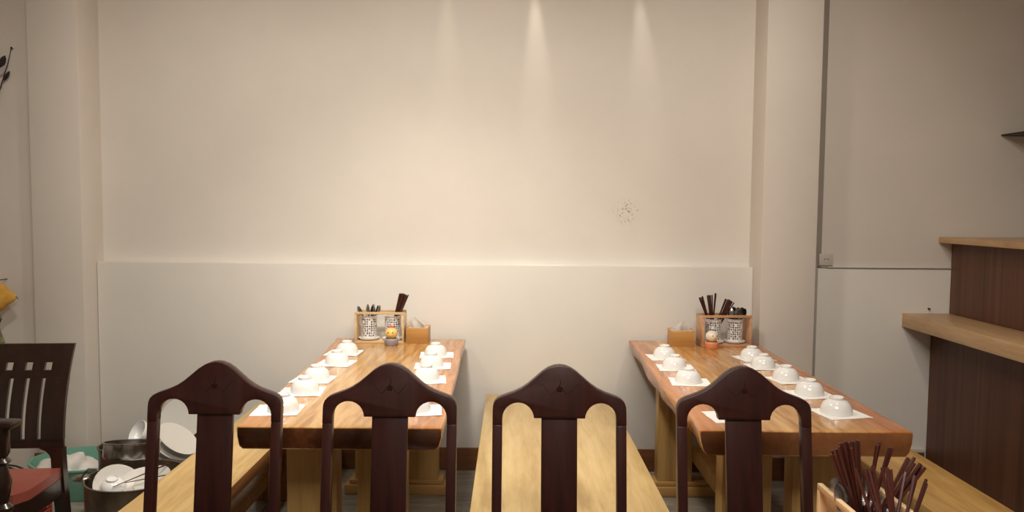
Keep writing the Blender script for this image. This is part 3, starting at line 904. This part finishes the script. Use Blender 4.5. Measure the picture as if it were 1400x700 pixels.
t = thing('armchair', 'dark wooden armchair with turned arm post, only its arm end in frame', 'chair', (-1.602, 2.10, 0), R(90))
for s in (-1, 1):
    obj('arm_post', turned(new(), s * .245, -.02, .46, .782, .024), 'darkchair', t)
    a = new(); box(a, s * .245 - .03, s * .245 + .03, -.07, .40, .782, .806, .008); obj('armrest', a, 'darkchair', t)
    obj('front_leg', box(new(), s * .245 - .022, s * .245 + .022, -.04, 0, 0, .43, .004), 'darkchair', t)
    obj('rear_leg', box(new(), s * .215 - .022, s * .215 + .022, .40, .44, 0, .84, .004), 'darkchair', t)
obj('seat', box(new(), -.27, .27, -.06, .40, .43, .46, .008), 'darkchair', t)


# ------------------------------------------------------------------ dirty dishes on the floor
def pot(name, label, x, y, z, r, h, mat, handles, cat='pot', rx=0, ry=0, flare=0):
    t = thing(name, label, cat, (x, y, z)); t.rotation_euler = (rx, ry, 0)
    rt = r + flare
    obj('body', lathe(new(), [(0, 0), (r * .94, 0), (r, .012), (rt, h - .006), (rt + .006, h - .003), (rt + .006, h), (rt - .003, h), (r - .004, .014), (r * .92, .004), (0, .004)], 48), mat, t)
    for a in handles:
        c, s = math.cos(a), math.sin(a); w = .045; pts = []
        for k in range(9):
            u = k / 8; o = .032 * math.sin(math.pi * u); tt = (u - .5) * 2 * w
            pts.append(((rt + o) * c - tt * s, (rt + o) * s + tt * c, h - .035 + .012 * math.sin(math.pi * u)))
        obj('handle', tube(new(), pts, .0042, 8), mat, t)
    return t


PX, PY = -1.652, 3.33
pot('stock_pot', 'big sooty stock pot on the floor full of dirty dishes', PX, PY, 0, .205, .285, 'oldsteel', (math.pi * .86, -.14 * math.pi))


def plate(label, c, normal, r, oval=1.0, spin=0, group='dirty white plates', r_in=.62, name='plate', mat='plate', depth=.018):
    bm = lathe(new(), [(0, .003), (r * r_in, .003), (r * .93, depth), (r, depth + .002), (r, depth + .004), (r * .92, depth + .003), (r * (r_in - .03), .007), (0, .007)], 40, sx=oval)
    o = obj(name, bm, mat)
    o.rotation_mode = 'QUATERNION'; o.rotation_quaternion = Vector(normal).to_track_quat('Z', 'Y') @ Quaternion((0, 0, 1), spin); o.location = c
    return tag(o, label, 'plate', group)


def bowl_up(label, c, normal, s=1.0):
    o = obj('rice_bowl', BM, None); o.rotation_mode = 'QUATERNION'; o.rotation_quaternion = (-Vector(normal)).to_track_quat('Z', 'Y'); o.location = c; o.scale = (s, s, s)
    return tag(o, label, 'bowl', 'dirty bowls')


# contents of the stock pot
plate('white plate leaning inside the stock pot behind the white bowl', (PX - .055, PY - .065, .245), (.62, -.45, .65), .105)
bowl_up('white bowl lying upside down among the dishes in the stock pot', (PX - .045, PY - .115, .262), (-.1, .25, -1), .95)
plate('flat white plate on the dishes in the stock pot, below the steel pan', (PX + .055, PY - .045, .262), (.05, -.25, 1), .10)
plate('white plate tipped at the right side of the stock pot', (PX + .105, PY - .06, .272), (-.15, -.5, .9), .078)
plate('white plate deep in the stock pot, under the other dishes', (PX, PY - .01, .2), (0, .05, 1), .165)
bm = new(); box(bm, -.03, .03, -.012, .012, 0, .15, .010, 3)
o = obj('wooden_spatula', bm, 'orange', None, loc=(PX - .165, PY - .06, .16), rot=(-.2, .55, .3)); tag(o, 'orange wooden spatula handle in the stock pot', 'spatula')
t = thing('ladle', 'steel ladle with a flat handle leaning over the stock pot rim', 'ladle', (0, 0, 0))
obj('handle', tube(new(), [(PX - .20, PY - .08, .292), (PX - .165, PY - .11, .335), (PX - .145, PY - .12, .35), (PX - .10, PY - .13, .352)], .005, 8), 'steel', t)
bm = new(); ball(bm, (PX - .215, PY - .05, .285), .034, 3, (1.2, .9, .45)); obj('ladle_bowl', bm, 'steel', t)
for k, (a, c) in enumerate([((PX - .02, PY - .165, .29), (PX + .13, PY - .03, .335)), ((PX + .02, PY - .14, .3), (PX + .20, PY - .06, .315))]):
    stand(SM, 'chopstick', a, c, 'dark chopstick left among the dishes in the stock pot', 'chopstick', 'chopsticks in the stock pot')
pot('steel_pan', 'shiny steel pan resting on the dishes above the stock pot', -1.735, 3.45, .322, .118, .072, 'steel', (), 'pan', rx=-.2)
# second pile: a wash basin under the leaning plates
pot('wash_basin', 'grey steel wash basin behind the bench, holding leaning plates', -1.60, 3.78, 0, .16, .22, 'steel', (), 'basin', flare=.03)
n_ = Vector((.66, -.14, .74)).normalized(); c_ = Vector((-1.625, 3.68, .335))
for k, lb in enumerate(('big oval white plate in front of the leaning plates', 'second white plate of the leaning stack, behind the oval one', 'third white plate of the leaning stack, low at its left')):
    plate(lb, tuple(c_ - n_ * .026 * k + Vector((-.016, 0, -.012)) * k), n_, .108, .9, .6, depth=.008)
plate('round white plate at the back top of the leaning stack', (-1.675, 3.86, .39), (.15, -.95, .3), .105, depth=.008)
plate('grey steel lid standing behind the leaning white plates', (-1.57, 3.90, .35), (-.1, -.9, .45), .14, group='lids', mat='steel', name='pot_lid', depth=.01)
bowl_up('pale bowl tipped on its side between steel pan and leaning plates', (-1.84, 3.72, .36), (-.5, -.6, .5), 1.1)
pot('small_pot', 'small dark pot under the tipped pale bowl, behind the steel pan', -1.92, 3.70, 0, .09, .30, 'oldsteel', ())

# green tub with a bag
t = thing('plastic_tub', 'green plastic tub on the floor behind the red-seated chair', 'tub', (-2.20, 3.90, 0))
obj('body', lathe(new(), [(0, 0), (.215, 0), (.225, .01), (.252, .155), (.264, .16), (.264, .168), (.250, .168), (.218, .014), (0, .010)], 48, sx=1.02, sy=.78), 'green', t)
bm = new(); vs = ball(bm, (0, 0, 0), .13, 4, (1.15, .95, .85))
for v in vs: v.co += v.co.normalized() * .05 * noise.noise(v.co * 14)
for v in vs: v.co.z = max(v.co.z, -.075)
tag(obj('plastic_bag', bm, 'bag', None, loc=(-2.27, 3.85, .092)), 'crumpled white plastic bag inside the green tub', 'bag')
bm = new(); vs = ball(bm, (0, 0, 0), .20, 4, (1.1, .6, .9))
for v in vs: v.co += v.co.normalized() * .07 * noise.noise(v.co * 9)
for v in vs: v.co.z = max(v.co.z, -.12)
tag(obj('plastic_bag', bm, 'greybag', None, loc=(-2.78, 3.75, .125)), 'grey plastic bag seen under the back of the red-seated chair', 'bag')
bm = new()
for k, (r_, ox, oz) in enumerate(((.10, 0, 0), (.085, .05, .02))):
    tube(bm, [(ox + r_ * 1.3 * math.cos(a), -.01 * k, oz + r_ * .8 * math.sin(a)) for a in [q * .35 - .2 for q in range(11)]], .004, 6)
tag(obj('black_cable', bm, 'black', None, loc=(-2.42, 3.56, .16)), 'black cable looping up behind the red-seated chair', 'cable')
t = thing('storage_crate', 'red plastic crate on the floor behind the red-seated chair', 'crate', (-2.23, 3.42, 0))
bm = new(); box(bm, -.19, .07, -.12, .12, 0, .012); 
for k in range(4):
    z = .02 + k * .045
    for (a, b2, c, d2) in ((-.19, .07, -.12, -.112), (-.19, .07, .112, .12), (-.19, -.182, -.11, .11), (.062, .07, -.11, .11)): box(bm, a, b2, c, d2, z, z + .03, .001, 1)
obj('slats', bm, 'redbox', t)
for sx in (-.19, .062):
    for sy in (-.12, .112): obj('corner_post', box(new(), sx - .002, sx + .010, sy - .002, sy + .010, 0, .2, .001), 'redbox', t)

# ------------------------------------------------------------------ hanging things at the left edge
bm = new(); vs = ball(bm, (0, 0, 0), .085, 4, (1.35, .45, .95))
for v in vs:
    if v.co.x > 0: k = max(.12, 1 - (v.co.x / .115) ** 1.5 * .85); v.co.z = v.co.z * k - .0 ; v.co.y *= k
    v.co += v.co.normalized() * .008 * noise.noise(v.co * 25)
t = thing('hanging_ornament', 'yellow pointed ornament with an olive cloth tail, hanging at the left edge', 'ornament', (-2.765, 4.10, .975))
obj('body', bm, 'yellow', t)
obj('tip', tube(new(), [(.085, 0, .012), (.108, 0, .002), (.118, 0, -.012)], .006, 8, .001), 'olive', t)
bm = new(); tube(bm, [(-.03, 0, -.05), (-.005, 0, -.12), (-.015, 0, -.18), (.0, 0, -.24), (-.01, 0, -.31)], .03, 12, .036)
for v in bm.verts: v.co.y *= .5; v.co += Vector((noise.noise(v.co * 22), 0, noise.noise(v.co * 17))) * .010
obj('tail', bm, 'olive', t)
obj('hook', tube(new(), [(0, 0, .07), (0, .03, .09), (0, .092, .09)], .003, 6), 'gap', t)
t = thing('wall_branch', 'dark-leaved decorative twig on the wall high at the left edge', 'decoration', (-2.74, 4.175, 2.16))
obj('twig', tube(new(), [(-.05, 0, -.15), (.0, -.01, -.03), (.035, -.012, .07), (.05, -.006, .145), (.052, .012, .15)], .003, 6, .0015), 'darkleaf', t)


def leaf(x, z, a, l, w, mat):
    bm = new(); c, s = math.cos(a), math.sin(a)
    prof = [(-1, 0), (-.6, .7), (0, 1), (.6, .7), (1, 0), (.6, -.7), (0, -1), (-.6, -.7)]
    prism(bm, [(x + c * p * l - s * q * w, z + s * p * l + c * q * w) for p, q in prof], -.008, -.005)
    return bm


for x, z, a, l, w, m in ((.0, .075, 1.1, .038, .018, 'darkleaf'), (.022, .0, 1.0, .032, .010, 'darkleaf'), (.052, .148, 1.4, .008, .006, 'darkleaf'), (-.005, .03, 1.2, .03, .018, 'paleleaf'), (-.04, -.06, 1.0, .04, .015, 'darkleaf')):
    obj('leaf', leaf(x, z, a, l, w, m), m, t)
